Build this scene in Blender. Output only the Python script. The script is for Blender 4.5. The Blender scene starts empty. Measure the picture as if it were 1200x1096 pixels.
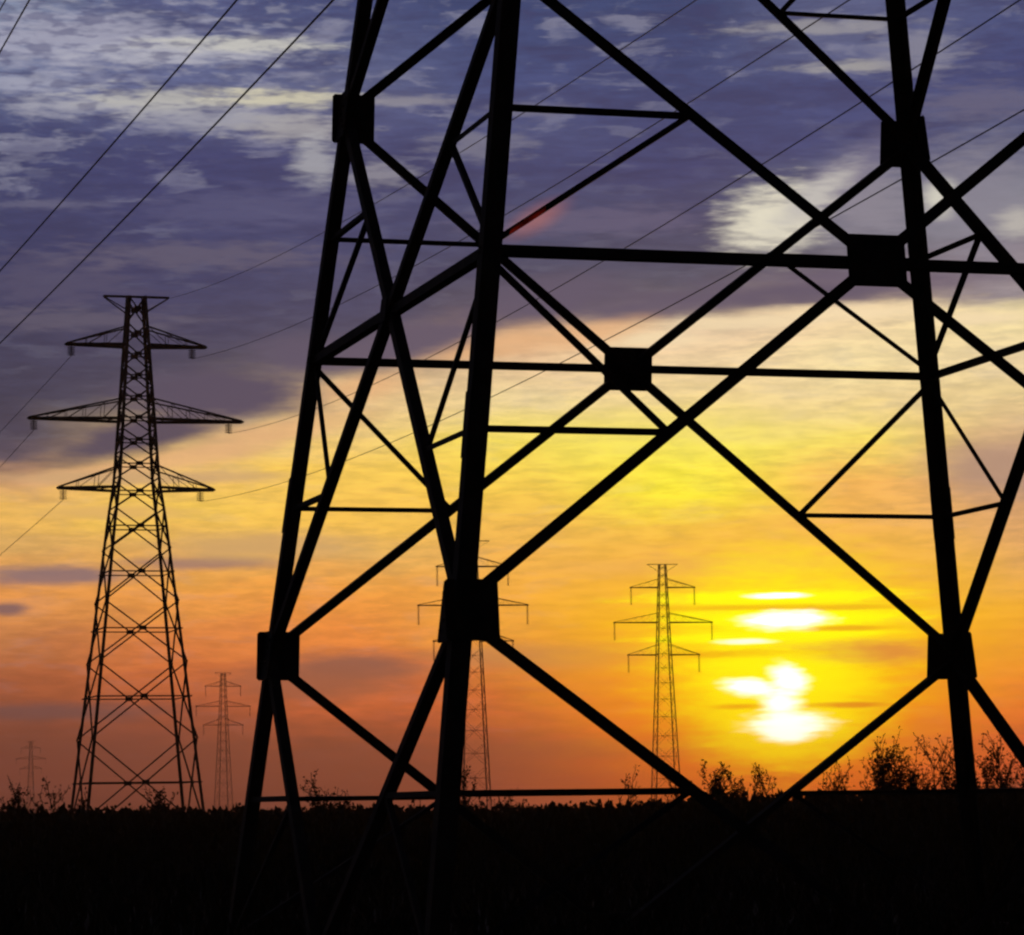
import bpy, math, random
from mathutils import Vector, Matrix
random.seed(7)
C = bpy.context.scene.collection
SC = bpy.context.scene

# ------------------------------------------------------------------ camera
GZ = 8.70                                   # mid level of the tower's big panel above the ground
CAM = Vector((-15.0205, -41.7522, -6.5881 + GZ))
YAW, PITCH, ROLL, F = 0.274402, 0.104262, -0.012645, 3813.76
PW, PH = 1200.0, 1096.0
cy, sy, cp, sp = math.cos(YAW), math.sin(YAW), math.cos(PITCH), math.sin(PITCH)
fv = Vector((sy*cp, cy*cp, sp)); rv = Vector((cy, -sy, 0)); uv = rv.cross(fv)
cr, sr = math.cos(ROLL), math.sin(ROLL)
rv, uv = rv*cr + uv*sr, uv*cr - rv*sr
cd = bpy.data.cameras.new('camera'); cam = bpy.data.objects.new('camera', cd); C.objects.link(cam)
cam.matrix_world = Matrix(((rv.x, uv.x, -fv.x, CAM.x), (rv.y, uv.y, -fv.y, CAM.y), (rv.z, uv.z, -fv.z, CAM.z), (0, 0, 0, 1)))
cd.sensor_fit = 'HORIZONTAL'; cd.sensor_width = 36.0; cd.lens = 36.0*F/PW
cd.clip_start = 0.5; cd.clip_end = 40000
SC.camera = cam
SC.view_settings.view_transform = 'Standard'; SC.view_settings.look = 'None'
SC.view_settings.exposure = 0.0; SC.view_settings.gamma = 1.0
SC.cycles.filter_width = 2.4                # the photograph is softly resolved
SC.cycles.max_bounces = 3; SC.cycles.volume_bounces = 0
SC.cycles.use_adaptive_sampling = True; SC.cycles.adaptive_threshold = 0.03; SC.cycles.adaptive_min_samples = 24
SC.cycles.use_denoising = True

def ray(px, py): return (fv + rv*((px-600)/F) + uv*((548-py)/F)).normalized()
def at(px, py, depth):                      # a point on a sight line at a camera depth, used to survey the place
    return CAM + (fv + rv*((px-600)/F) + uv*((548-py)/F))*depth
def ground_at(px, dist):                    # ground position in the direction of image column px
    d = ray(px, 947); d.z = 0; d.normalize()
    return Vector((CAM.x + d.x*dist, CAM.y + d.y*dist, 0))
HF = Vector((sy, cy, 0)); HR = Vector((cy, -sy, 0))
def ae(px, py):
    d = ray(px, py)
    return math.degrees(math.atan2(d.dot(HR), d.dot(HF))), math.degrees(math.asin(d.z))
def lin(c): return tuple(((x/255)/12.92 if x/255 <= .04045 else ((x/255+.055)/1.055)**2.4) for x in c)

# ------------------------------------------------------------------ sky
world = bpy.data.worlds.new('World'); SC.world = world; world.use_nodes = True
world.cycles.sampling_method = 'MANUAL'; world.cycles.sample_map_resolution = 512
nt = world.node_tree; nt.nodes.clear(); L = nt.links
def N(t, **k):
    n = nt.nodes.new(t)
    for a, b in k.items(): setattr(n, a, b)
    return n
def S(sock, v):
    if isinstance(v, bpy.types.NodeSocket): L.new(v, sock)
    else: sock.default_value = v
def M(op, a, b=0.0, c=0.0, clamp=False):
    n = N('ShaderNodeMath', operation=op, use_clamp=clamp); S(n.inputs[0], a); S(n.inputs[1], b); S(n.inputs[2], c); return n.outputs[0]
def smooth(v, a, b, lo=0.0, hi=1.0):
    n = N('ShaderNodeMapRange', interpolation_type='SMOOTHSTEP'); S(n.inputs[0], v); n.inputs[1].default_value = a; n.inputs[2].default_value = b
    n.inputs[3].default_value = lo; n.inputs[4].default_value = hi; return n.outputs[0]
def mix(f, a, b, mode='MIX'):
    n = N('ShaderNodeMix', data_type='RGBA', blend_type=mode); n.clamp_factor = True; n.clamp_result = False
    S(n.inputs[0], f); S(n.inputs[6], a); S(n.inputs[7], b); return n.outputs[2]
def col(c, k=1.0):
    l = lin(c); return (l[0]*k, l[1]*k, l[2]*k, 1)
tc = N('ShaderNodeTexCoord').outputs['Generated']
def dot(v):
    n = N('ShaderNodeVectorMath', operation='DOT_PRODUCT'); L.new(tc, n.inputs[0]); n.inputs[1].default_value = v; return n.outputs['Value']
A0 = M('MULTIPLY', M('ARCTAN2', dot(HR), dot(HF)), 180/math.pi)
E0 = M('MULTIPLY', M('ARCSINE', dot((0, 0, 1))), 180/math.pi)
def noise(sx, sy_, seed, detail=4.0, rough=.55, a=None, e=None):
    cmb = N('ShaderNodeCombineXYZ'); S(cmb.inputs[0], M('MULTIPLY', a or A0, sx)); S(cmb.inputs[1], M('MULTIPLY', e or E0, sy_)); cmb.inputs[2].default_value = seed
    n = N('ShaderNodeTexNoise'); n.inputs['Scale'].default_value = 1; n.inputs['Detail'].default_value = detail; n.inputs['Roughness'].default_value = rough
    L.new(cmb.outputs[0], n.inputs['Vector']); return n.outputs['Fac']
def cen(n): return M('SUBTRACT', n, .5)
n_big = noise(.35, 1.1, 3.1)
n_str = noise(.55, 3.6, 9.7, 5.0, .62)
n_fine = noise(1.6, 8.0, 21.3, 4.0, .6)
E = M('ADD', E0, M('ADD', M('MULTIPLY', cen(n_str), .62), M('MULTIPLY', cen(n_big), .55)))
A = M('ADD', A0, M('MULTIPLY', cen(noise(.5, .9, 14.2)), 1.6))
COLS = {
 0: [(0,150,150,175),(50,138,138,168),(100,118,118,155),(155,72,74,118),(250,68,68,110),(330,62,62,102),(420,70,66,95),(500,72,66,88),(535,88,78,94),(562,205,155,112),(600,245,190,90),(640,220,170,98),(690,235,155,80),(750,195,122,75),(800,165,92,62),(850,132,75,60),(900,102,60,58),(940,72,46,50)],
 200:[(0,100,100,142),(40,112,112,150),(100,110,110,150),(150,92,92,135),(190,68,68,115),(300,70,70,112),(400,75,70,100),(465,85,78,98),(500,185,155,118),(530,225,185,118),(560,245,195,100),(600,250,205,88),(645,232,175,92),(690,242,165,75),(740,225,135,70),(780,210,115,65),(830,172,92,65),(880,135,75,65),(940,88,52,54)],
 400:[(0,75,80,125),(60,100,102,142),(110,105,104,140),(150,88,88,132),(200,75,75,120),(300,75,75,115),(380,84,78,106),(420,105,92,105),(455,225,188,138),(500,235,200,130),(560,250,205,90),(610,248,195,85),(650,225,175,98),(690,246,162,70),(740,236,140,65),(790,215,118,68),(830,200,105,65),(870,162,86,60),(910,122,66,60),(940,92,52,52)],
 600:[(0,65,75,120),(100,78,84,132),(150,86,88,132),(200,72,75,120),(300,82,80,110),(365,98,86,103),(390,222,172,135),(430,234,200,155),(470,236,212,155),(520,250,225,90),(580,246,202,80),(640,240,180,85),(700,245,170,70),(740,236,158,68),(780,215,120,68),(820,202,102,60),(870,172,86,65),(910,142,76,70),(940,122,70,70)],
 800:[(0,65,75,120),(100,70,76,122),(200,72,72,118),(260,84,80,112),(320,90,85,108),(355,110,98,110),(390,236,205,165),(430,240,212,165),(480,242,216,145),(520,250,235,85),(580,251,236,58),(620,246,198,82),(665,242,180,92),(700,246,190,60),(740,248,190,40),(780,245,150,65),(830,240,120,60),(880,232,96,55),(910,196,80,50),(940,152,62,45)],
 1000:[(0,100,100,138),(60,105,104,140),(100,78,82,130),(170,76,78,125),(215,112,108,132),(260,120,114,132),(310,118,108,120),(345,165,145,130),(368,240,212,168),(430,243,222,165),(470,240,214,152),(520,250,225,105),(565,246,184,92),(620,240,180,98),(680,245,190,75),(720,248,200,40),(770,240,165,50),(820,245,155,45),(860,245,128,55),(900,235,96,50),(940,152,60,42)],
 1200:[(0,84,88,132),(80,70,75,125),(130,90,92,132),(190,112,108,135),(240,150,144,152),(290,130,122,135),(338,150,140,145),(365,242,224,165),(420,238,214,165),(460,230,205,148),(520,212,172,130),(560,180,146,122),(600,218,164,112),(660,226,166,100),(720,245,170,62),(780,240,140,60),(820,240,120,60),(870,220,96,62),(910,172,76,60),(940,112,52,50)],
}
E_LO, E_HI = -1.0, 17.0
pos = M('DIVIDE', M('SUBTRACT', E, E_LO), E_HI-E_LO, clamp=True)
ramps = []; azs = []
for px in sorted(COLS):
    r = N('ShaderNodeValToRGB'); cr_ = r.color_ramp; cr_.interpolation = 'LINEAR'
    st = []
    for (py, *rgb) in COLS[px]:
        st.append(((ae(px, py)[1]-E_LO)/(E_HI-E_LO), lin(rgb)))
    st.sort()
    while len(cr_.elements) < len(st): cr_.elements.new(.5)
    for el, (p_, c_) in zip(cr_.elements, st): el.position = p_; el.color = (*c_, 1)
    L.new(pos, r.inputs[0]); ramps.append(r.outputs[0]); azs.append(ae(px, 500)[0])
sky = ramps[0]
for i in range(1, len(ramps)):
    sky = mix(smooth(A, azs[i-1], azs[i]), sky, ramps[i])
# brightness mottling of the cloud layer
sky = mix(1.0, sky, mix(smooth(n_fine, .3, .7), (.88, .88, .90, 1), (1.12, 1.11, 1.10, 1)), 'MULTIPLY')
def blob(px, py, rx, ry, color, k=1.0, hard=.9, tilt=0.0, amt=1.0, nz=.0, tex=None, mode='MIX', a=None, e=None):
    """a cloud patch: a soft ellipse in azimuth and elevation, frayed by noise"""
    global sky
    a0, e0 = ae(px, py); sc = 180/math.pi/F
    da = M('SUBTRACT', a or A0, a0); de = M('SUBTRACT', e or E0, e0)
    ct, s_ = math.cos(math.radians(tilt)), math.sin(math.radians(tilt))
    u = M('DIVIDE', M('ADD', M('MULTIPLY', da, ct), M('MULTIPLY', de, s_)), rx*sc)
    v = M('DIVIDE', M('SUBTRACT', M('MULTIPLY', de, ct), M('MULTIPLY', da, s_)), ry*sc)
    d = M('SQRT', M('ADD', M('MULTIPLY', u, u), M('MULTIPLY', v, v)))
    if nz: d = M('ADD', d, M('MULTIPLY', cen(tex or n_str), nz))
    m = M('MULTIPLY', smooth(d, hard, 1.0 + (1-hard), 1.0, 0.0), amt)
    sky = mix(m, sky, col(color, k), mode)
n_p = noise(1.1, 5.2, 40.0, 5.0, .6)
n_s = noise(1.6, 8.2, 83.0, 4.5, .56)
n_q = noise(.7, 2.2, 55.0, 4.0, .55)
# cooler, layered upper cloud above a sloping lower edge
Ec = M('SUBTRACT', E, M('MULTIPLY_ADD', A0, .19, 7.75))
sky = mix(smooth(Ec, -.2, 1.2), sky, mix(1.0, sky, (.66, .79, .84, 1), 'MULTIPLY'))
fleck = noise(.75, 3.4, 71.0, 5.0, .55, a=A, e=E)
layer = noise(.22, 2.3, 64.0, 3.0, .5, a=A, e=E)
sky = mix(M('MULTIPLY', smooth(layer, .5, .3), smooth(Ec, .6, 2.2, 0, .5)), sky, col((50, 53, 92)))
sky = mix(M('MULTIPLY', smooth(fleck, .52, .68), smooth(Ec, 2.6, 5.5, .1, .5)), sky, col((148, 148, 168)))
sky = mix(M('MULTIPLY', smooth(fleck, .48, .30), smooth(Ec, 1.4, 4.0, .1, .6)), sky, col((54, 58, 100)))
puff = noise(2.4, 7.5, 12.5, 2.0, .45)
pm = M('MULTIPLY', smooth(Ec, 4.2, 6.4), smooth(A0, -1.5, -4.5))
sky = mix(M('MULTIPLY', M('MULTIPLY', smooth(puff, .5, .7), .45), pm), sky, col((160, 160, 176)))
# pale broken streaks in the upper cloud
for b in [(70,45,150,26,(165,165,185)),(215,62,100,12,(178,178,190)),(290,52,90,8,(200,198,190)),(30,98,70,9,(160,162,182)),(120,122,90,10,(165,165,178)),
          (200,118,80,14,(185,183,178)),(330,115,75,9,(215,208,180)),(250,140,100,12,(160,160,172)),(345,150,60,14,(165,162,165)),(370,190,24,26,(165,165,172)),
          (445,205,36,12,(140,138,150)),(60,240,60,5,(96,96,124)),(470,118,60,6,(140,138,150)),(560,170,50,16,(116,116,136)),(620,130,50,8,(108,108,132)),
          (960,32,90,8,(150,148,154)),(1000,78,60,6,(165,162,160)),(1080,60,40,24,(132,132,150)),(1150,120,60,18,(96,95,124)),(60,330,90,30,(76,74,104)),
          (300,245,120,20,(78,80,118)),(240,300,140,14,(92,88,112)),(80,375,120,12,(88,84,106)),(700,260,120,14,(92,88,118))]:
    blob(b[0], b[1], b[2], b[3], b[4], hard=.3, nz=3.0, tex=n_s, amt=.8)
blob(985, 215, 60, 22, (122,118,142), hard=.1, nz=1.6, tex=n_p, tilt=35, amt=.8)
blob(1015, 240, 62, 40, (138,134,148), hard=.2, nz=1.8, tex=n_s, amt=.8)
blob(1150, 235, 76, 58, (132,130,146), hard=.2, nz=2.0, tex=n_s, amt=.8)
blob(905, 258, 52, 36, (224,218,198), hard=.3, nz=2.0, tex=n_s, tilt=12)
blob(955, 230, 46, 13, (190,186,182), hard=.1, nz=2.0, tex=n_s, tilt=35)
blob(1192, 262, 22, 14, (178,174,170), hard=.2, nz=2.2, tex=n_s)
blob(1102, 232, 18, 18, (205,202,190), hard=.2, nz=1.3, tex=n_p)
blob(630, 256, 30, 11, (196,112,92), hard=.0, nz=.5, tex=n_q, tilt=28, amt=.4)
blob(1010, 330, 150, 18, (92,84,110), hard=.3, nz=1.2, tex=n_p, amt=.8)
blob(770, 505, 170, 26, (244,226,110), hard=.1, nz=1.0, tex=n_p, amt=.5)
sky = mix(M('MULTIPLY', M('MULTIPLY', smooth(puff, .5, .33), .5), pm), sky, col((66, 70, 112)))
for b in [(830,352,110,12),(960,345,90,12),(740,368,70,10)]:
    blob(b[0], b[1], b[2], b[3], (88, 82, 106), hard=.4, nz=1.0, tex=n_p, amt=.9)
for b in [(860,378,90,8),(1000,366,100,8),(760,398,70,9),(1150,372,60,8)]:
    blob(b[0], b[1], b[2], b[3], (246, 222, 180), hard=.2, nz=1.3, tex=n_s, amt=.8)
for b in [(330,505,80,14),(230,535,90,12),(420,455,60,14),(560,408,80,14),(690,392,70,12),(100,556,80,9)]:
    blob(b[0], b[1], b[2], b[3], (232, 178, 128), hard=.3, nz=1.0, tex=n_p, tilt=10, amt=.7)
blob(255, 462, 110, 30, (80,74,98), hard=.5, nz=.9, tex=n_p)
blob(160, 512, 90, 20, (82,74,94), hard=.5, nz=.9, tex=n_p, tilt=12)
blob(360, 415, 60, 22, (86,80,104), hard=.4, nz=.9, tex=n_p)
blob(640, 350, 90, 24, (88,82,106), hard=.4, nz=.9, tex=n_p, tilt=8)
blob(480, 400, 110, 22, (92,84,106), hard=.4, nz=.9, tex=n_p, tilt=14)
# slate bars of low cloud
for b in [(60,675,95,11,(122,104,118)),(235,660,90,7,(150,116,112)),(10,714,22,7,(110,88,100)),(410,782,80,15,(128,88,84)),(370,800,90,20,(150,92,76)),(60,835,120,10,(104,80,88)),
          (650,770,120,14,(176,116,90)),(840,664,150,10,(226,170,104)),(1165,545,60,30,(176,142,124)),(300,640,110,16,(208,164,108)),(120,600,90,8,(226,178,104)),
          (160,560,150,8,(205,165,120)),(680,880,150,12,(150,82,70)),(1010,770,60,10,(214,140,80))]:
    blob(b[0], b[1], b[2], b[3], b[4], hard=.3, nz=1.3, tex=n_p, amt=.85)
blob(90, 900, 260, 52, (118,72,70), hard=.1, nz=.9, tex=n_p, amt=.75)
blob(760, 915, 200, 34, (168,76,54), hard=.1, nz=.9, tex=n_p, amt=.6)
blob(1000, 905, 160, 30, (218,84,44), hard=.1, nz=.9, tex=n_p, amt=.6)
blob(420, 905, 220, 42, (124,74,68), hard=.1, nz=.9, tex=n_p, amt=.7)
# the sun behind banded cloud
blob(925, 745, 230, 95, (255,205,10), hard=.0, nz=.6, tex=n_p, amt=.75)
blob(905, 800, 220, 130, (255,160,22), hard=.0, nz=.4, tex=n_p, amt=.65)
blob(912, 830, 150, 70, (255,150,0), hard=.2, nz=.5, tex=n_p, amt=.7)
blob(915, 765, 125, 95, (255,240,0), k=1.15, hard=.25, nz=1.0, tex=n_p, amt=.95)
for b in [(905,700,130,7),(930,724,120,13),(880,748,110,5),(960,742,70,5),(905,780,80,7)]:
    blob(b[0], b[1], b[2], b[3], (255,252,0), k=1.15, hard=.35, nz=1.4, tex=n_s)
for b in [(1015,764,90,12,(226,146,64)),(880,766,80,4,(240,170,10)),(990,736,60,3,(240,176,20)),(880,712,110,3,(246,196,10)),(1000,712,70,3,(244,190,20))]:
    blob(b[0], b[1], b[2], b[3], b[4], hard=.3, nz=1.6, tex=n_s, amt=.9)
blob(918, 826, 92, 62, (255,248,0), k=1.15, hard=.35, nz=.8, tex=n_p)
blob(922, 850, 72, 36, (255,250,0), k=1.2, hard=.4, nz=.7, tex=n_p)
blob(908, 802, 70, 26, (255,250,0), k=1.2, hard=.4, nz=1.0, tex=n_s)
for b in [(912,698,28,3,0,1),(920,727,40,9,0,1),(872,752,26,3,0,.5),(880,806,27,9,-8,1),(925,796,20,13,-24,1),(916,824,19,12,0,1),(924,848,42,12,0,1),(922,860,25,10,0,1)]:
    blob(b[0], b[1], b[2], b[3], (255,255,238), k=2.2, hard=.3, nz=1.5, tex=n_s, tilt=b[4], amt=b[5])
blob(1000, 826, 46, 3, (236,150,30), hard=.3, nz=1.2, tex=n_s, amt=.85)
blob(866, 828, 26, 3, (250,190,10), hard=.3, nz=1.2, tex=n_s, amt=.85)
sky = mix(smooth(E0, .1, 3.6), mix(1.0, sky, (1.02, .69, .63, 1), 'MULTIPLY'), sky)
# away from the afterglow the dusk sky is dark
sky = mix(smooth(E0, 14.5, 38), sky, col((24, 26, 48)))
sky = mix(smooth(M('ABSOLUTE', A0), 14, 75), sky, col((15, 16, 28)))
sky = mix(smooth(E0, 25, 80), sky, col((12, 13, 24)))
sky = mix(smooth(E0, -.15, -1.2), sky, col((6, 5, 6)))
st_ = N('ShaderNodeTexSky', sky_type='NISHITA'); st_.sun_disc = False
SUN_AZ, SUN_EL = ae(920, 845)
st_.sun_elevation = math.radians(max(SUN_EL, .5)); st_.sun_rotation = math.radians(SUN_AZ) + YAW
bg = N('ShaderNodeBackground'); L.new(sky, bg.inputs[0]); bg.inputs[1].default_value = 1.0
bg2 = N('ShaderNodeBackground'); L.new(st_.outputs[0], bg2.inputs[0]); bg2.inputs[1].default_value = 0.004
ad = N('ShaderNodeAddShader'); L.new(bg.outputs[0], ad.inputs[0]); L.new(bg2.outputs[0], ad.inputs[1])
L.new(ad.outputs[0], N('ShaderNodeOutputWorld').inputs[0])
# ------------------------------------------------------------------ sun lamp
sl = bpy.data.lights.new('sun', 'SUN'); sl.energy = 0.3; sl.angle = math.radians(0.5); sl.color = (1.0, .55, .22)
so = bpy.data.objects.new('sun', sl); C.objects.link(so)
so.rotation_euler = (-ray(920, 845)).to_track_quat('-Z', 'Y').to_euler()

# ------------------------------------------------------------------ materials
def mat(name, base, rough=.7, metal=0.0, var=.3, scale=6.0, bump=.0, trans=None, tmix=.75):
    m = bpy.data.materials.new(name); m.use_nodes = True; t = m.node_tree; p = t.nodes['Principled BSDF']
    tcn = t.nodes.new('ShaderNodeTexCoord'); nz = t.nodes.new('ShaderNodeTexNoise'); nz.inputs['Scale'].default_value = scale; nz.inputs['Detail'].default_value = 6
    t.links.new(tcn.outputs['Object'], nz.inputs['Vector'])
    r = t.nodes.new('ShaderNodeValToRGB')
    r.color_ramp.elements[0].position = .3; r.color_ramp.elements[1].position = .7
    r.color_ramp.elements[0].color = (*[c*(1-var) for c in base], 1); r.color_ramp.elements[1].color = (*[c*(1+var) for c in base], 1)
    t.links.new(nz.outputs['Fac'], r.inputs[0]); t.links.new(r.outputs[0], p.inputs['Base Color'])
    p.inputs['Roughness'].default_value = rough; p.inputs['Metallic'].default_value = metal
    p.inputs['Specular IOR Level'].default_value = .2
    if bump:
        b = t.nodes.new('ShaderNodeBump'); b.inputs['Strength'].default_value = bump; t.links.new(nz.outputs['Fac'], b.inputs['Height']); t.links.new(b.outputs[0], p.inputs['Normal'])
    if trans:
        tr = t.nodes.new('ShaderNodeBsdfTranslucent'); tr.inputs[0].default_value = (*trans, 1)
        ms = t.nodes.new('ShaderNodeMixShader'); ms.inputs[0].default_value = tmix
        t.links.new(p.outputs[0], ms.inputs[1]); t.links.new(tr.outputs[0], ms.inputs[2]); t.links.new(ms.outputs[0], t.nodes['Material Output'].inputs[0])
    return m
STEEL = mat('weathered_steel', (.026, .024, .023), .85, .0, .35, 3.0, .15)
PLATE = mat('gusset_steel', (.024, .023, .022), .85, .0, .35, 5.0, .15)
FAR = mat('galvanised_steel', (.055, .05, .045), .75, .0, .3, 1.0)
GLASS = mat('insulator_porcelain', (.02, .013, .010), .8, .0, .2, 8.0)
WIRE = mat('conductor_aluminium', (.035, .035, .04), .7, .0, .2, 2.0)
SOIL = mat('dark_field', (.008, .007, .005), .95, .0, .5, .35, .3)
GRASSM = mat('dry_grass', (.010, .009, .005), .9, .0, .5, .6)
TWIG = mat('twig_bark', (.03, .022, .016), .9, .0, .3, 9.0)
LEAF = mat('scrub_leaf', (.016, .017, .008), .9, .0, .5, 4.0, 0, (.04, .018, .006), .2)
RED_STREAK = mat('red_streak', (.45, .03, .01), .6, .0, .2, 9.0, 0, (.9, .06, .02))
CONC = mat('footing_concrete', (.05, .048, .045), .9, .0, .2, 4.0, .2)

# ------------------------------------------------------------------ mesh helpers
class MB:
    def __init__(s): s.v = []; s.f = []
    def prism(s, ring0, ring1, cap=True):
        n = len(ring0); o = len(s.v); s.v += [tuple(p) for p in ring0] + [tuple(p) for p in ring1]
        for i in range(n):
            j = (i+1) % n; s.f.append((o+i, o+j, o+n+j, o+n+i))
        if cap: s.f.append(tuple(o+i for i in reversed(range(n)))); s.f.append(tuple(o+n+i for i in range(n)))
    def angle(s, p0, p1, a, b, w, t, shift=(0, 0)):
        """steel angle: heel at p + shift, flanges along a and b"""
        a = a.normalized(); b = b.normalized()
        prof = [(0, 0), (w, 0), (w, t), (t, t), (t, w), (0, w)]
        if a.cross(b).dot(p1-p0) < 0: prof = prof[::-1]
        s.prism([p0 + a*(x+shift[0]) + b*(y+shift[1]) for x, y in prof], [p1 + a*(x+shift[0]) + b*(y+shift[1]) for x, y in prof])
    def bar(s, p0, p1, w, h=None, up=Vector((0, 0, 1))):
        h = h or w; d = (p1-p0).normalized()
        if abs(d.dot(up)) > .98: up = Vector((1, 0, 0))
        x = d.cross(up).normalized(); y = x.cross(d)
        q = [(-w/2, -h/2), (w/2, -h/2), (w/2, h/2), (-w/2, h/2)]
        s.prism([p0 + x*a + y*b for a, b in q], [p1 + x*a + y*b for a, b in q])
    def tube(s, pts, rad, n=6):
        rads = rad if isinstance(rad, (list, tuple)) else [rad]*len(pts)
        o = len(s.v)
        for i, p in enumerate(pts):
            d = (pts[min(i+1, len(pts)-1)] - pts[max(i-1, 0)]).normalized()
            up = Vector((0, 0, 1)) if abs(d.z) < .9 else Vector((1, 0, 0))
            x = d.cross(up).normalized(); y = x.cross(d)
            for k in range(n):
                t = 2*math.pi*k/n; s.v.append(tuple(p + (x*math.cos(t) + y*math.sin(t))*rads[i]))
        for i in range(len(pts)-1):
            for k in range(n):
                j = (k+1) % n; s.f.append((o+i*n+k, o+i*n+j, o+(i+1)*n+j, o+(i+1)*n+k))
        s.f.append(tuple(o+k for k in reversed(range(n)))); s.f.append(tuple(o+(len(pts)-1)*n+k for k in range(n)))
    def lathe(s, base, prof, n=10):
        s.tube([base + Vector((0, 0, z)) for r, z in prof], [r for r, z in prof], n)
    def leaf(s, p, d, w, l):
        u = d.normalized(); x = u.orthogonal().normalized(); x.rotate(Matrix.Rotation(random.uniform(0, 6.28), 3, u))
        o = len(s.v); m = p + u*l*.5
        s.v += [tuple(p), tuple(m + x*w*.5), tuple(p + u*l), tuple(m - x*w*.5)]; s.f.append((o, o+1, o+2, o+3))
    def build(s, name, m, parent=None, off=None, smoothf=False):
        me = bpy.data.meshes.new(name); v = s.v
        if off is not None: v = [(a-off.x, b-off.y, c-off.z) for a, b, c in v]
        me.from_pydata(v, [], s.f); me.materials.append(m); me.update()
        if smoothf: me.polygons.foreach_set('use_smooth', [True]*len(me.polygons))
        o = bpy.data.objects.new(name, me); C.objects.link(o)
        if parent: o.parent = parent
        if off is not None: o.location = off
        return o
def tag(o, label=None, cat=None, group=None, kind=None):
    if label: o['label'] = label
    if cat: o['category'] = cat
    if group: o['group'] = group
    if kind: o['kind'] = kind
    return o
def empty(name, loc, rz=0.0, sc=1.0):
    o = bpy.data.objects.new(name, None); C.objects.link(o); o.location = loc; o.rotation_euler.z = rz; o.scale = (sc, sc, sc); o.empty_display_size = .5
    return o
def copy_thing(src, loc, rz, sc):
    c = src.copy(); C.objects.link(c); c.location = loc; c.rotation_euler.z = rz; c.scale = (sc, sc, sc)
    for ch in list(src.children):
        k = ch.copy(); C.objects.link(k); k.parent = c
        for g in ch.children:
            q = g.copy(); C.objects.link(q); q.parent = k
    return c

# ------------------------------------------------------------------ pylons
CORN = [(-1, -1), (1, -1), (1, 1), (-1, 1)]
FACES = [((-1, -1), (1, -1)), ((1, -1), (1, 1)), ((1, 1), (-1, 1)), ((-1, 1), (-1, -1))]
def insulator(root_mb, top, length, r=.13):
    n = max(4, int(length/.17)); prof = [(.03, 0)]
    for i in range(n):
        z = -length*(i+.3)/n
        prof += [(.04, z), (r, z-.02), (r*.9, z-.05), (.04, z-.07)]
    prof.append((.03, -length)); root_mb.lathe(top, prof, 8)
def crossarm(root, z, zt, half, hw, hwt, side, size, M_, bw):
    """one side of a crossarm: two bottom chords and two top chords meeting at the tip, laced"""
    mb = MB(); tip = Vector((side*half, 0, z)); up = Vector((0, 0, 1))
    b = [Vector((side*hw, s*hw, z)) for s in (-1, 1)]; t = [Vector((side*hwt, s*hwt, zt)) for s in (-1, 1)]
    for s in (0, 1):
        q = tip + Vector((0, (s*2-1)*.12, 0))
        mb.bar(b[s], q, size*1.25, size*1.35); mb.bar(t[s], q + Vector((0, 0, .12)), size*.7, size*.7)
        n = max(3, int((half-hw)/1.6))
        for i in range(1, n):
            f0, f1 = (i-1)/n, i/n
            mb.bar(b[s].lerp(q, f1), t[s].lerp(q, f1), bw, bw)
            mb.bar(b[s].lerp(q, f1), t[s].lerp(q, f0), bw, bw)
        if s == 0:
            for i in range(n): mb.bar(b[0].lerp(tip, i/n), b[1].lerp(tip, (i+1)/n), bw, bw)
    mb.bar(tip + Vector((0, -.35, .02)), tip + Vector((0, .35, .02)), .3, .16)
    mb.build('crossarm', M_, root)
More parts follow.
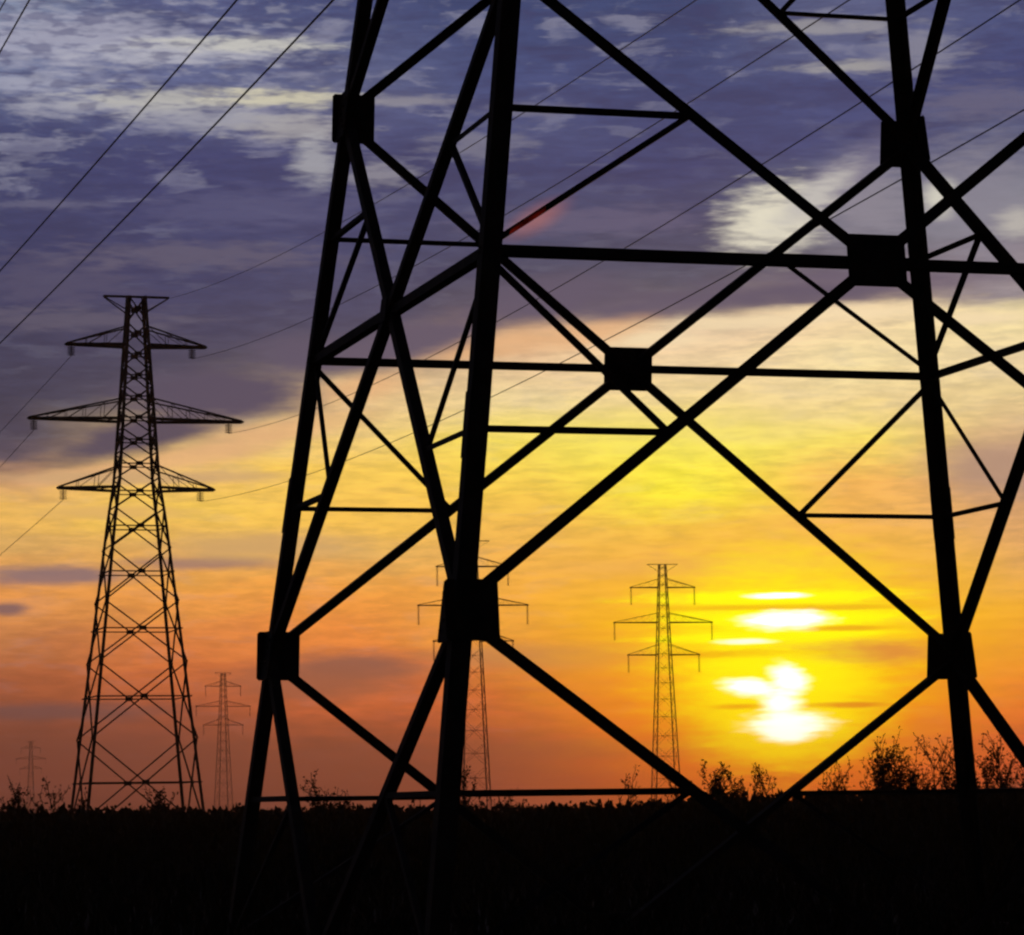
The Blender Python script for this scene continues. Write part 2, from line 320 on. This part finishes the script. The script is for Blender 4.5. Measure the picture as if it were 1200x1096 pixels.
def pylon(name, loc, rz, hwf, nodes, top, arms, sizes, M_, detail=True, ins=1.2, secondary=0, gus=False, bottom=None, sc=1.0):
    root = empty(name, loc, rz, sc)
    LW, DW, HW, SW, TH = sizes
    def P(c, z, k=1.0):
        h = hwf(z); return Vector((c[0]*h, c[1]*h, z))
    zs = sorted(set([0.0] + [z for z in (31.5, 36) if z < top] + [top])) if not gus else [0.0, GUS_SPLIT, top]
    for c in CORN:                                               # legs
        mb = MB(); a = Vector((-c[0], 0, 0)); b = Vector((0, -c[1], 0))
        zz = [z for z in zs]
        for z0, z1 in zip(zz, zz[1:]):
            mb.angle(P(c, z0), P(c, z1), a, b, LW, TH)
        if gus:
            for z in SPLICES:                                    # bolted splice angles on the leg
                p0, p1 = P(c, z-.4), P(c, z+.4)
                mb.angle(p0, p1, a, b, LW+.012, TH*.9, (-.014, -.014))
        lg = mb.build('leg', M_, root)
        ft = MB(); q = P(c, 0); ft.lathe(q + Vector((-c[0]*LW*.3, -c[1]*LW*.3, -.35)), [(.75, 0), (.72, .42), (.45, .50), (.43, .58)], 12)
        ft.build('footing', CONC, root)
    br = MB()
    def emit(nm, mb):
        if detail: mb.build(nm, M_, root)
        else:
            o = len(br.v); br.v += mb.v; br.f += [tuple(i+o for i in f) for f in mb.f]
    def member(nm, p0, p1, n_out, w, depth):
        mb = MB(); d = (p1-p0).normalized(); a = n_out.cross(d).normalized()
        mb.angle(p0, p1, a, -n_out, w, TH*.6 if gus else w*.3, (-w/2, depth)); emit(nm, mb)
    def plate(p, n_out, w, h, thick=.02, lift=.012):
        mb = MB(); x = Vector((0, 0, 1)).cross(n_out).normalized(); y = n_out.cross(x)
        c_ = min(w, h)*.05
        out = [(-w/2+c_, -h/2), (w/2-c_, -h/2), (w/2, -h/2+c_), (w/2, h/2-c_), (w/2-c_, h/2), (-w/2+c_, h/2), (-w/2, h/2-c_), (-w/2, -h/2+c_)]
        q0 = p + n_out*lift; mb.prism([q0 + x*a + y*b for a, b in out], [q0 + n_out*thick + x*a + y*b for a, b in out])
        if w > .4:
            for i in range(-2, 3):                               # bolt heads along the two lines of the crossing braces
                for s in (-1, 1):
                    if i == 0 and s == 1: continue
                    o = q0 + n_out*thick + x*(i*w*.17) + y*(s*i*h*.15)
                    ring = [(math.cos(k*math.pi/3)*.024, math.sin(k*math.pi/3)*.024) for k in range(6)]
                    mb.prism([o + x*a + y*b for a, b in ring], [o + n_out*.022 + x*a + y*b for a, b in ring])
        mb.build('gusset_plate', PLATE, root)
    for fi, (c0, c1) in enumerate(FACES):
        n = Vector((c0[0]+c1[0], c0[1]+c1[1], 0)).normalized()
        def nrm(z):                                              # outward normal of the leaning face
            dh = (hwf(z+.5)-hwf(z-.5)); return (n - Vector((0, 0, 1))*dh*1.0).normalized()
        lev = list(nodes)
        if bottom is not None:                                   # half panel standing on the ground
            zb, z1 = bottom; N_ = nrm(z1); m_ = (P(c0, zb)+P(c1, zb))/2
            for k, c in enumerate((c0, c1)):
                member('diagonal_brace', m_, P(c, z1), N_, DW, .01+.02*k)
                if secondary:
                    mid = (m_+P(c, z1))/2
                    member('secondary_brace', P(c, mid.z), mid, N_, SW, .05)
                    member('secondary_brace', P(c, zb), mid, N_, SW, .07)
            member('horizontal_brace', P(c0, zb), P(c1, zb), N_, HW, .09)
            if gus: plate(m_, N_, .72, .6)
        for li, (z0, z1) in enumerate(zip(lev, lev[1:])):
            N_ = nrm((z0+z1)/2)
            a0, a1, b0, b1 = P(c0, z0), P(c1, z0), P(c0, z1), P(c1, z1)
            w0, w1 = hwf(z0), hwf(z1); zc = z0 + (z1-z0)*w0/(w0+w1); m_ = (P(c0, zc)+P(c1, zc))/2
            member('diagonal_brace', a0, b1, N_, DW, .01); member('diagonal_brace', a1, b0, N_, DW, .03)
            if li < 4 or not gus: member('horizontal_brace', P(c0, zc), P(c1, zc), N_, HW, .06)
            if li < secondary:
                for c in (c0, c1):
                    for ze in (z0, z1):
                        mid = (m_+P(c, ze))/2
                        member('secondary_brace', P(c, mid.z), mid, N_, SW, .08)
                        member('secondary_brace', P(c, zc), mid, N_, SW, .10)
            if gus: plate(m_, N_, *((.76, .66) if fi % 2 == 0 else (.34, .34))) if li < 3 else plate(m_, N_, .4, .35)
            elif detail: plate(m_, N_, .75, .45, .03)
        if gus:
            for z in lev[:4]:
                for c, oc in ((c0, c1), (c1, c0)):
                    d = (P(oc, z)-P(c, z)).normalized()
                    plate(P(c, z) + d*.20, nrm(z), .64, .72, lift=.016)
    if not detail: br.build('lattice_bracing', M_, root)
    for (z, zt, half, drop) in arms:                             # crossarms with their insulator strings
        for side in (-1, 1):
            crossarm(root, z, zt, half, hwf(z), hwf(zt), side, LW*.7, M_, DW*.38)
            if drop:
                mb = MB()
                if ins > 2: insulator(mb, Vector((side*(half-.1), 0, z-.05)), ins, .27); 
                else:
                    insulator(mb, Vector((side*(half - (1.4 if side > 0 else .5)), 0, z-.05)), ins, .42)
                mb.build('insulator', GLASS, root)
    # ground wire bar across the very top
    mb = MB()
    for s in (-1, 1):
        w = hwf(top)
        mb.bar(Vector((-3.4, s*.15, top)), Vector((3.4, s*.15, top)), LW*.6)
        for side in (-1, 1): mb.bar(Vector((side*w, s*w, top-1.6)), Vector((side*3.3, s*.15, top-.1)), DW*.7)
    for k in range(-5, 6): mb.bar(Vector((k*.6, -.15, top)), Vector((k*.6+.3, .15, top)), DW*.4)
    mb.build('ground_wire_arm', M_, root)
    return root
def lerp_tab(tab):
    def f(z):
        if z <= tab[0][0]: return tab[0][1]
        for (a, x), (b, y) in zip(tab, tab[1:]):
            if z <= b: return x + (y-x)*(z-a)/(b-a)
        return tab[-1][1]
    return f
# the near tower, surveyed: legs lean inward 0.1234 m per metre
K = .123406
GUS_SPLIT = 34.0; SPLICES = [6.6, 17.6]
def hw_near(z): return 5 - K*(z-GZ) if z < GUS_SPLIT else max(.9, 5 - K*(GUS_SPLIT-GZ) - .045*(z-GUS_SPLIT))
z1, z2 = GZ-4.3129, GZ+3.605
near = pylon('lattice_tower', Vector((0, 0, 0)), 0.0, hw_near, [z1, z2, 19.2, 25.0, 29.8, 34.0, 37.0, 40.0, 43.0, 46.0, 49.0, 52.0], 55.0,
             [(35, 37.2, 8.0, 1), (42.2, 44.4, 11.0, 1), (50, 51.8, 7.2, 1)], (.235, .145, .125, .070, .024), STEEL, ins=3.6, secondary=2, gus=True, bottom=(.2, z1))
tag(near, 'huge near lattice tower with thick black legs, crossed braces and square joint plates', 'tower')
# added translucent strip for an unexplained red streak on the thin brace
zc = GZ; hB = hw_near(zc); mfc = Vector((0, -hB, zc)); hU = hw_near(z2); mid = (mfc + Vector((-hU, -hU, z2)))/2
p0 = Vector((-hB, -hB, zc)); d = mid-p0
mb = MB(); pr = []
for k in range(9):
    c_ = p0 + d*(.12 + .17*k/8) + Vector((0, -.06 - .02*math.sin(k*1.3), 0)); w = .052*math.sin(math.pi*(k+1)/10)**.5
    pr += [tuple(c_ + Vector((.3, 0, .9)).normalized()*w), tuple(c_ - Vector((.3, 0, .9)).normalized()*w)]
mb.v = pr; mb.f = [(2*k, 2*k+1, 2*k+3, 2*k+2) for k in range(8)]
sl_ = mb.build('added_red_strip', RED_STREAK, near); sl_['label'] = 'short added strip for a red streak on a thin brace'

TAB = [(0, 6.2), (10.4, 5.3), (23.6, 3.75), (31.5, 2.75), (36, 2.15), (41, 1.75), (48, 1.3), (55, .95)]
hw_far = lerp_tab(TAB)
NODES = [0, 9.6, 17.3, 23.5, 28.9, 33.0, 36.2, 38.8, 41.2, 43.4, 45.6, 47.8, 50.0, 52.2, 55.0]
ARMS = [(35.1, 37.3, 8.0, 1), (42.2, 44.3, 11.0, 1), (49.9, 51.8, 7.2, 1)]
def face_rot(px, theta):                                         # yaw so the crossarms face the camera, turned by theta
    d = ray(px, 947); return -math.atan2(d.x, d.y) + math.radians(theta)
D1 = 334.0
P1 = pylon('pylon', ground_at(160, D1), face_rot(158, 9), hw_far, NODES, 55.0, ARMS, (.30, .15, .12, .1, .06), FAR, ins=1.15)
tag(P1, 'dark pylon with three crossarms standing whole at left, largest of the distant ones', 'pylon', 'pylons standing across the far plain')
hw_slim = lerp_tab([(0, 3.0), (35, 1.55), (55, .8)])
SLIM = [0, 5.5, 10.5, 15.2, 19.5, 23.5, 27.2, 30.6, 33.8, 36.8, 39.6, 42.2, 44.7, 47.1, 49.4, 51.6, 53.4, 55.0]
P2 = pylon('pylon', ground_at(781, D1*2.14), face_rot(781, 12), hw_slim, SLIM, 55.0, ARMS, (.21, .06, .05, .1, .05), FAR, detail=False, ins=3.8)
tag(P2, 'faint brown pylon with hanging insulators just left of the sun', 'pylon', 'pylons standing across the far plain')
P3 = copy_thing(P2, ground_at(557, D1*1.93), face_rot(557, 8), 1.0)
tag(P3, 'distant pylon mostly hidden behind the nearest leg of the huge lattice tower', 'pylon', 'pylons standing across the far plain')
P4 = copy_thing(P2, ground_at(262, D1*3.75), face_rot(262, 20), 1.0)
tag(P4, 'small hazy pylon low between the left pylon and the near tower', 'pylon', 'pylons standing across the far plain')
P5 = copy_thing(P2, ground_at(36, D1*7.2), face_rot(36, 10), 1.0)
tag(P5, 'tiniest pylon above the dark horizon at the far left', 'pylon', 'pylons standing across the far plain')

# ------------------------------------------------------------------ conductors
def wire(p, q, sag, rad, label, n=60):
    pts = []
    for i in range(n+1):
        t = i/n; x = p.lerp(q, t); x.z -= 4*sag*t*(1-t); pts.append(x)
    mb = MB(); mb.tube(pts, rad, 6); c = (p+q)/2
    o = mb.build('power_line', WIRE, None, off=p, smoothf=True)
    tag(o, label, 'power line', 'power lines hanging across the sky'); return o
def tip(root, x, z): 
    c, s = math.cos(root.rotation_euler.z), math.sin(root.rotation_euler.z)
    return root.location + Vector((x*c, x*s, z))
WIRES = [  # attachment, survey ray of the near end (px, py, depth), sag, radius, label
 (tip(P1, 3.3, 54.9), (1500, -470, 60), 2.0, .02, 'thin line from the top bar of the left pylon rising right behind the near tower'),
 (tip(P1, 5.8, 48.7), (1700, -470, 60), 2.4, .022, 'line from the upper right crossarm of the left pylon rising behind the near tower'),
 (tip(P1, 9.6, 41.0), (1800, -400, 60), 2.6, .022, 'line from the long middle right crossarm of the left pylon rising behind the near tower'),
 (tip(P1, 6.6, 33.9), (1900, -280, 60), 2.6, .022, 'line from the lowest right crossarm of the left pylon, passing low over the yellow glow'),
 (tip(P1, -6.7, 48.7), (-420, 880, 520), 3.0, .03, 'faint line leaving the upper left crossarm of the left pylon down to the frame edge'),
 (tip(P1, -10.5, 41.0), (-420, 930, 520), 3.0, .03, 'faint line leaving the long middle left crossarm of the left pylon towards the edge'),
 (tip(P1, -7.5, 33.9), (-420, 940, 520), 3.0, .03, 'faint line leaving the lowest left crossarm of the left pylon over the orange glow'),
 (at(-260, 625, 260), (785, -425, 60), 1.5, .030, 'rightmost of the overhead lines crossing the upper left sky, beside the near tower leg'),
 (at(-300, 610, 260), (640, -430, 60), 1.5, .028, 'middle overhead line crossing the upper left sky through the broken cloud'),
 (at(-200, 380, 240), (190, -280, 60), .8, .026, 'short overhead line cutting the top left corner, right one of the pair'),
 (at(-215, 350, 240), (165, -280, 60), .8, .02, 'short overhead line cutting the top left corner, left one of the pair'),
]
for a, (qx, qy, qd), sag, rad, lab in WIRES: wire(a, at(qx, qy, qd), sag, rad, lab)

# ------------------------------------------------------------------ ground and plants
mb = MB(); n = 64; R_ = 2650
mb.v = [(0, 0, 0)]; rings = [30, 60, 100, 160, 300, 700, 1500, R_]
for r in rings:
    for k in range(n):
        t = 2*math.pi*k/n; mb.v.append((r*math.cos(t), r*math.sin(t), (random.uniform(-.05, .05) if r < 200 else 0)))
for k in range(n): mb.f.append((0, 1+k, 1+(k+1) % n))
for i in range(len(rings)-1):
    for k in range(n): a = 1+i*n; j = (k+1) % n; mb.f.append((a+k, a+n+k, a+n+j, a+j))
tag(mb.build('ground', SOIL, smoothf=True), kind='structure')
# grass
mb = MB()
for i in range(26000):
    dist = 30*(10**(random.random()*.75)); px = random.uniform(-250, 1450); g = ground_at(px, dist)
    if abs(g.x) < .2: continue
    h = random.uniform(.25, .75)*(1.2 if dist > 60 else 1); a = random.uniform(0, 6.28); le = Vector((math.cos(a), math.sin(a), 0))
    s = Vector((-le.y, le.x, 0))*random.uniform(.015, .03)*(1+dist/80); o = len(mb.v)
    g.z = -.06; m_ = g + Vector((0, 0, h*.6)) + le*h*.12; t = g + Vector((0, 0, h)) + le*h*.4
    mb.v += [tuple(g-s), tuple(g+s), tuple(m_+s*.7), tuple(m_-s*.7), tuple(t)]; mb.f += [(o, o+1, o+2, o+3), (o+3, o+2, o+4)]
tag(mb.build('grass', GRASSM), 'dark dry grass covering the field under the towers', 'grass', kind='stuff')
# low scrub along the far edge of the field
mb = MB()
def sky_top(px):                                                # how far the scrub stands above eye level, in photo pixels
    tab = [(-300, 13), (0, 13), (60, 9), (300, 9), (520, 9), (600, 7), (790, 9), (840, 16), (1000, 19), (1250, 21), (1500, 18)]
    for (a, x), (b, y) in zip(tab, tab[1:]):
        if px <= b: return x + (y-x)*(px-a)/(b-a)
    return 15
for i in range(2600):
    px = random.uniform(-280, 1480); dist = random.uniform(90, 260); g = ground_at(px, dist)
    H = CAM.z + max(-.3, sky_top(px) + random.gauss(-4, 3.8))*dist/F
    w = random.uniform(.6, 1.5)*dist/130
    for k in range(26):
        a = random.uniform(0, 6.28); rr = w*math.sqrt(random.random()); hz = H*(1-.35*(rr/w)**2)*random.random()**.5
        p = g + Vector((rr*math.cos(a), rr*math.sin(a), hz-.25))
        mb.leaf(p, Vector((random.gauss(0, .5), random.gauss(0, .5), 1)), random.uniform(.12, .3)*dist/130, random.uniform(.2, .5))
    mb.bar(g - Vector((0, 0, .1)), g + Vector((0, 0, H*.8)), .05)
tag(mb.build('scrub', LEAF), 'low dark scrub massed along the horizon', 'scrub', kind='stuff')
# individual shrubs and weeds standing above the scrub
def shrub(px, top_py, wpx, dist, dens, label, kind='shrub', leafy=1.0):
    g = ground_at(px, dist); m_per = dist/F; H = CAM.z + (947-top_py)*m_per; W = wpx*m_per/2
    root = empty(kind, g, random.uniform(0, 6.28)); st = MB(); fo = MB()
    ns = max(1, int(dens)); tips = []
    def branch(p, d, l, r, depth):
        pts = [p]; q = p.copy(); dd = d.copy(); k = 4
        for _ in range(k):
            dd = (dd + Vector((random.gauss(0, .12), random.gauss(0, .12), .06))).normalized(); q = q + dd*l/k; pts.append(q.copy())
        st.tube(pts, [max(r*(1-.75*i/k), m_per*.35) for i in range(k+1)], 5)
        for i in range(1, k+1):
            tips.append((pts[i], dd, depth))
            if depth < 3:
                for _ in range(3 if depth < 2 else 1):
                    a = random.uniform(0, 6.28); s = random.uniform(.5, 1.0)
                    nd = (dd + Vector((math.cos(a)*s, math.sin(a)*s, random.uniform(-.1, .5)))).normalized()
                    branch(pts[i], nd, l*random.uniform(.32, .5), r*.5, depth+1)
    for i in range(ns):
        a = random.uniform(0, 6.28); f = W/H*random.uniform(.1, .8)
        h = H*random.uniform(.5, .7) if i else H*.72
        branch(Vector((random.uniform(-.3, .3)*W, random.uniform(-.3, .3)*W, -.1)), Vector((math.cos(a)*f, math.sin(a)*f, 1)).normalized(), h, H*.011, 1 if ns > 1 else 1)
    clamp = lambda p: Vector((max(-W, min(W, p.x)), max(-W, min(W, p.y)), p.z))
    for p, d, dp in tips:
        if p.z < H*.15: continue
        for _ in range(int(random.uniform(.3, 3.0)*leafy)):
            o = Vector((random.gauss(0, .09), random.gauss(0, .09), random.gauss(0, .09)))*H*.22
            fo.leaf(p + o, Vector((random.gauss(0, 1), random.gauss(0, 1), random.gauss(.2, 1))), random.uniform(.5, 1.1)*m_per*2.6, random.uniform(.6, 1.4)*m_per*4.0)
    st.build('stem', TWIG, root); fo.build('foliage', LEAF, root)
    tag(root, label, kind, 'shrubs and weeds along the dark horizon'); return root
for a in [
 (1028, 876, 50, 170, 4, 'bushy twiggy shrub on the horizon between the sun and the right tower leg', 'shrub', 1.3),
 (1082, 872, 44, 180, 3, 'tall open shrub just left of the foot of the right tower leg', 'shrub', 1.1),
 (1112, 868, 30, 175, 2, 'slim shrub touching the left side of the right tower leg', 'shrub', .9),
 (1165, 864, 30, 170, 2, 'tall narrow shrub right of the right tower leg', 'shrub', .9),
 (1194, 872, 40, 165, 3, 'shrub cut by the right edge of the photo', 'shrub', 1.0),
 (850, 900, 36, 150, 4, 'dense low shrub under the sun where the thick front brace meets the ground', 'shrub', 2.0),
 (980, 902, 40, 160, 3, 'small low shrub beside the back brace right of the sun', 'shrub', 1.0),
 (1050, 892, 44, 150, 4, 'low rounded shrub in front of the two tall ones at right', 'shrub', 1.6),
 (1140, 888, 50, 150, 4, 'low thick shrub around the foot of the right tower leg', 'shrub', 1.4),
 (792, 914, 30, 150, 2, 'thin pale weed behind the lower end of the thick front brace', 'weed', .7),
 (732, 908, 26, 160, 1, 'lone spindly weed halfway between the nearest leg and the sun', 'weed', .6),
 (885, 908, 16, 150, 1, 'tiny upright weed directly below the sun, left of its companion', 'weed', .8),
 (908, 906, 18, 150, 1, 'tiny upright weed directly below the sun, right of its companion', 'weed', .8),
 (388, 908, 20, 160, 1, 'weed with a round dark head between the two left tower legs', 'weed', 1.2),
 (362, 926, 24, 150, 2, 'short ragged weed close right of the leftmost tower leg', 'weed', .8),
 (415, 926, 24, 150, 2, 'low weed beside the slanted brace foot left of the nearest leg', 'weed', .8),
 (545, 902, 22, 160, 1, 'weed with a dark tuft right of the nearest leg, in front of the hidden pylon', 'weed', 1.2),
 (600, 925, 26, 150, 2, 'low straggling weed under the thin bar right of the nearest leg', 'weed', .8),
 (194, 918, 30, 165, 3, 'dark shrub at the right foot of the left pylon', 'shrub', 1.6),
 (97, 925, 26, 160, 2, 'low shrub at the left foot of the left pylon', 'shrub', 1.4),
 (53, 912, 20, 160, 1, 'thin weed just right of the tiniest pylon', 'weed', 1.0),
 (14, 912, 24, 155, 2, 'ragged weed near the left edge of the photo', 'weed', .9),
]: shrub(*a)

# ------------------------------------------------------------------ evening haze over the plain
mb = MB(); X = 2750.0
q = [(-X, -X), (X, -X), (X, X), (-X, X)]
mb.prism([Vector((a, b, -1.5)) for a, b in q], [Vector((a, b, 62.0)) for a, b in q])
HZ = bpy.data.materials.new('haze_air'); HZ.use_nodes = True; t = HZ.node_tree; t.nodes.clear()
pv = t.nodes.new('ShaderNodeVolumePrincipled'); pv.inputs['Color'].default_value = (1.0, .78, .62, 1); pv.inputs['Density'].default_value = 0.00015; pv.inputs['Anisotropy'].default_value = .35
t.links.new(pv.outputs[0], t.nodes.new('ShaderNodeOutputMaterial').inputs['Volume'])
hz = mb.build('haze', HZ); hz['kind'] = 'stuff'; hz['label'] = 'thin evening haze over the plain'; hz['category'] = 'haze'
